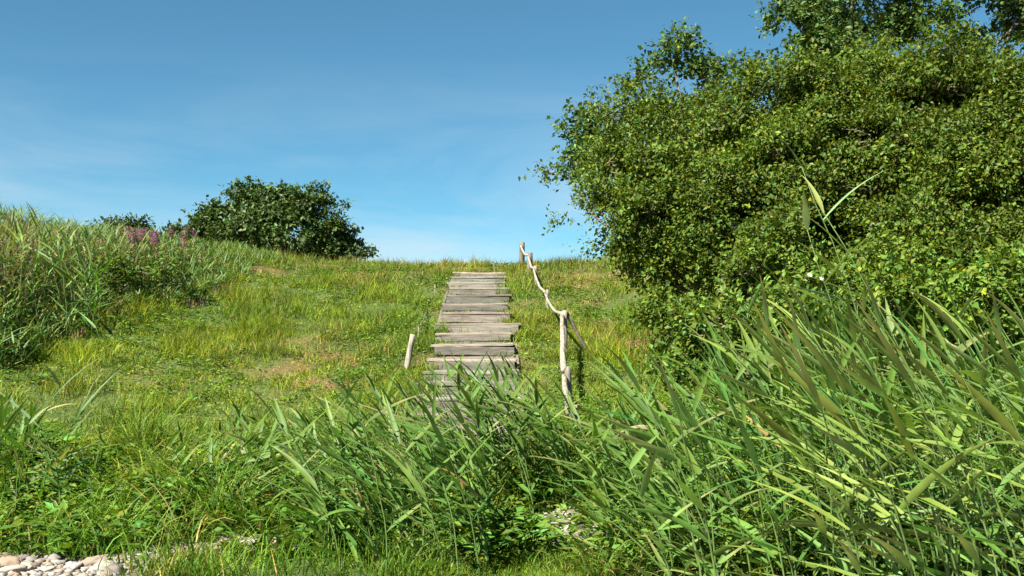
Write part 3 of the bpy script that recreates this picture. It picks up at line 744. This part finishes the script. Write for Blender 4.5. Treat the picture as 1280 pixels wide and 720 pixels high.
# ------------------------------------------------------------------ pink willowherb on the bank
def willowherb(seed):
    r = np.random.default_rng(seed)
    root = thing('pink_wildflower', 'x', 'wildflower', (0, 0, 0))
    S = Acc(); S.add(*tube(curve_pts((0, 0, 0), (.03, 0, 1.5), 6, .03, r), np.linspace(.008, .004, 6), 5, (.16, .13, .06)))
    n = 60; z = r.uniform(.3, 1.1, n); a = r.uniform(0, 6.28, n)
    v, t, c = leaves(np.stack([0 * z, 0 * z, z], 1), np.stack([np.cos(a), np.sin(a), r.uniform(-.2, .6, n)], 1), np.tile((0, 0, 1.), (n, 1)), .12, .025, vary((.07, .11, .03), n, .2, .1, r)); S.add(v, None, t, c)
    n = 80; z = np.linspace(1.28, 1.6, n); a = r.uniform(0, 6.28, n); w = .075 * (1.7 - z) / .4
    Fh = Acc(); v, t, c = leaves(np.stack([np.cos(a) * w * .4, np.sin(a) * w * .4, z], 1), np.stack([np.cos(a), np.sin(a), r.uniform(-.2, .6, n)], 1), np.tile((0, 0, 1.), (n, 1)), .06, .045, vary((.32, .15, .225), n, .25, .12, r)); Fh.add(v, None, t, c)
    obj('stem', S.mesh('stem'), M_STALK, root); obj('flower_spike', Fh.mesh('flower_spike'), M_PETAL, root)
    return root
wp = [willowherb(s) for s in range(4)]
for k in range(24):
    px = 162 + rng.normal(0, 34) if k < 19 else rng.uniform(195, 250); d = rng.uniform(21.5, 27); x = X_at(px, d)
    pyt = np.interp(px, [60, 130, 200, 290], [278, 280, 286, 300]) + abs(rng.normal(0, 5))
    zb = float(H(x, d)); s = max(.5, (Z_at(pyt, d) - zb) / 1.6)
    lab, grp = ('pink flowering willowherb in the patch on top of the left bank', 'pink willowherb patch') if k < 19 else ('faded pink willowherb scattered along the bank towards the round tree', 'scattered willowherb')
    args = ((x, d, zb), (0, 0, rng.uniform(0, 6.28)), (1, 1, s))
    if k < 4:
        o = wp[k]; o.location, o.rotation_euler, o.scale = args; o['label'] = lab; o['group'] = grp
    else: dup(wp[k % 4], *args, lab, grp)

# ------------------------------------------------------------------ white bindweed flowers and small yellow flowers
def bloom(px, py, d, s, label, col, name='white_flower', group=None):
    n = 20; a = np.arange(n) * 2 * PI / n
    rr = 1 + .12 * np.cos(5 * a)
    rings = [(.12, -.5), (.3, -.2), (.7, .05), (1, .12)]
    V = np.concatenate([np.stack([np.cos(a) * q * (rr if q > .5 else 1), np.full(n, -z), np.sin(a) * q * (rr if q > .5 else 1)], 1) for q, z in rings]) * s
    Q = [[i * n + j, i * n + (j + 1) % n, (i + 1) * n + (j + 1) % n, (i + 1) * n + j] for i in range(3) for j in range(n)]
    o = obj(name, mesh_from(name, V, np.array(Q), None, np.tile(col, (len(V), 1)), True), M_PETAL)
    o.location = (X_at(px, d), d, Z_at(py, d)); o.rotation_euler = (-.4, 0, rng.uniform(-.5, .3)); tag(o, label, 'flower', group)
bloom(1012, 344, 11.2, .024, 'white bindweed flower, the left of two above the reeds', (.8, .8, .78))
bloom(1027, 348, 11.2, .02, 'white bindweed flower, the right of two above the reeds', (.8, .8, .78))

# ------------------------------------------------------------------ camera, light, sky
cam = bpy.data.cameras.new('camera'); co = bpy.data.objects.new('camera', cam); COL.objects.link(co)
co.location = (0, 0, EYE); co.rotation_euler = (PI / 2, 0, 0)
cam.sensor_width = 36; cam.lens = F * 36 / 1280; cam.shift_y = (CY - 360) / 1280; cam.clip_end = 3000; cam.clip_start = .05
scene.camera = co
sv = np.array([-.46, -.50, .74]); sv /= np.linalg.norm(sv)
elev = math.asin(sv[2]); azim = math.atan2(sv[0], sv[1])
sl = bpy.data.lights.new('sun', 'SUN'); sl.energy = 5.0; sl.angle = math.radians(.5); sl.color = (1, .94, .84)
so_ = bpy.data.objects.new('sun', sl); COL.objects.link(so_)
from mathutils import Vector
so_.rotation_euler = Vector(sv).to_track_quat('Z', 'Y').to_euler()
w = bpy.data.worlds.new('World'); scene.world = w; w.use_nodes = True
nt = w.node_tree; N, L = nt.nodes, nt.links; N.clear()
out = N.new('ShaderNodeOutputWorld'); bg = N.new('ShaderNodeBackground'); bg.inputs['Strength'].default_value = .05
sky = N.new('ShaderNodeTexSky'); sky.sky_type = 'NISHITA'; sky.sun_disc = False; sky.sun_elevation = elev; sky.sun_rotation = azim
sky.altitude = 3000; sky.air_density = 1.0; sky.dust_density = .4; sky.ozone_density = 1
tc = N.new('ShaderNodeTexCoord'); mp = N.new('ShaderNodeMapping'); mp.inputs['Scale'].default_value = (2.2, 2.2, 11); mp.inputs['Rotation'].default_value = (0, .12, 0)
mp.inputs['Location'].default_value = (.35, 0, .2)
L.new(tc.outputs['Generated'], mp.inputs['Vector'])
no = N.new('ShaderNodeTexNoise'); no.inputs['Scale'].default_value = 1.3; no.inputs['Detail'].default_value = 9; no.inputs['Roughness'].default_value = .58; no.inputs['Distortion'].default_value = .5
L.new(mp.outputs[0], no.inputs['Vector'])
mr = N.new('ShaderNodeMapRange'); mr.inputs[1].default_value = .36; mr.inputs[2].default_value = .80; mr.inputs[3].default_value = 0; mr.inputs[4].default_value = .85
L.new(no.outputs['Fac'], mr.inputs[0])
sx = N.new('ShaderNodeSeparateXYZ'); L.new(tc.outputs['Generated'], sx.inputs[0])
hz = N.new('ShaderNodeMapRange'); hz.inputs[1].default_value = .26; hz.inputs[2].default_value = .08; hz.inputs[3].default_value = 0; hz.inputs[4].default_value = 1
L.new(sx.outputs['Z'], hz.inputs[0])
mm = N.new('ShaderNodeMath'); mm.operation = 'MULTIPLY'; L.new(mr.outputs[0], mm.inputs[0]); L.new(hz.outputs[0], mm.inputs[1])
mx = N.new('ShaderNodeMix'); mx.data_type = 'RGBA'; mx.inputs['B'].default_value = (4.6, 5.1, 5.3, 1)
gr = N.new('ShaderNodeMix'); gr.data_type = 'RGBA'; gr.blend_type = 'MULTIPLY'; gr.inputs['Factor'].default_value = 1; gr.inputs['B'].default_value = (.46, .81, .80, 1)
L.new(sky.outputs[0], gr.inputs['A'])
L.new(mm.outputs[0], mx.inputs['Factor']); L.new(gr.outputs['Result'], mx.inputs['A']); L.new(mx.outputs['Result'], bg.inputs['Color'])
L.new(bg.outputs[0], out.inputs[0])
vs = scene.view_settings; vs.view_transform = 'Standard'; vs.look = 'None'; vs.exposure = 1.8; vs.gamma = 1
scene.cycles.max_bounces = 6; scene.cycles.diffuse_bounces = 3; scene.cycles.transmission_bounces = 3; scene.cycles.glossy_bounces = 2
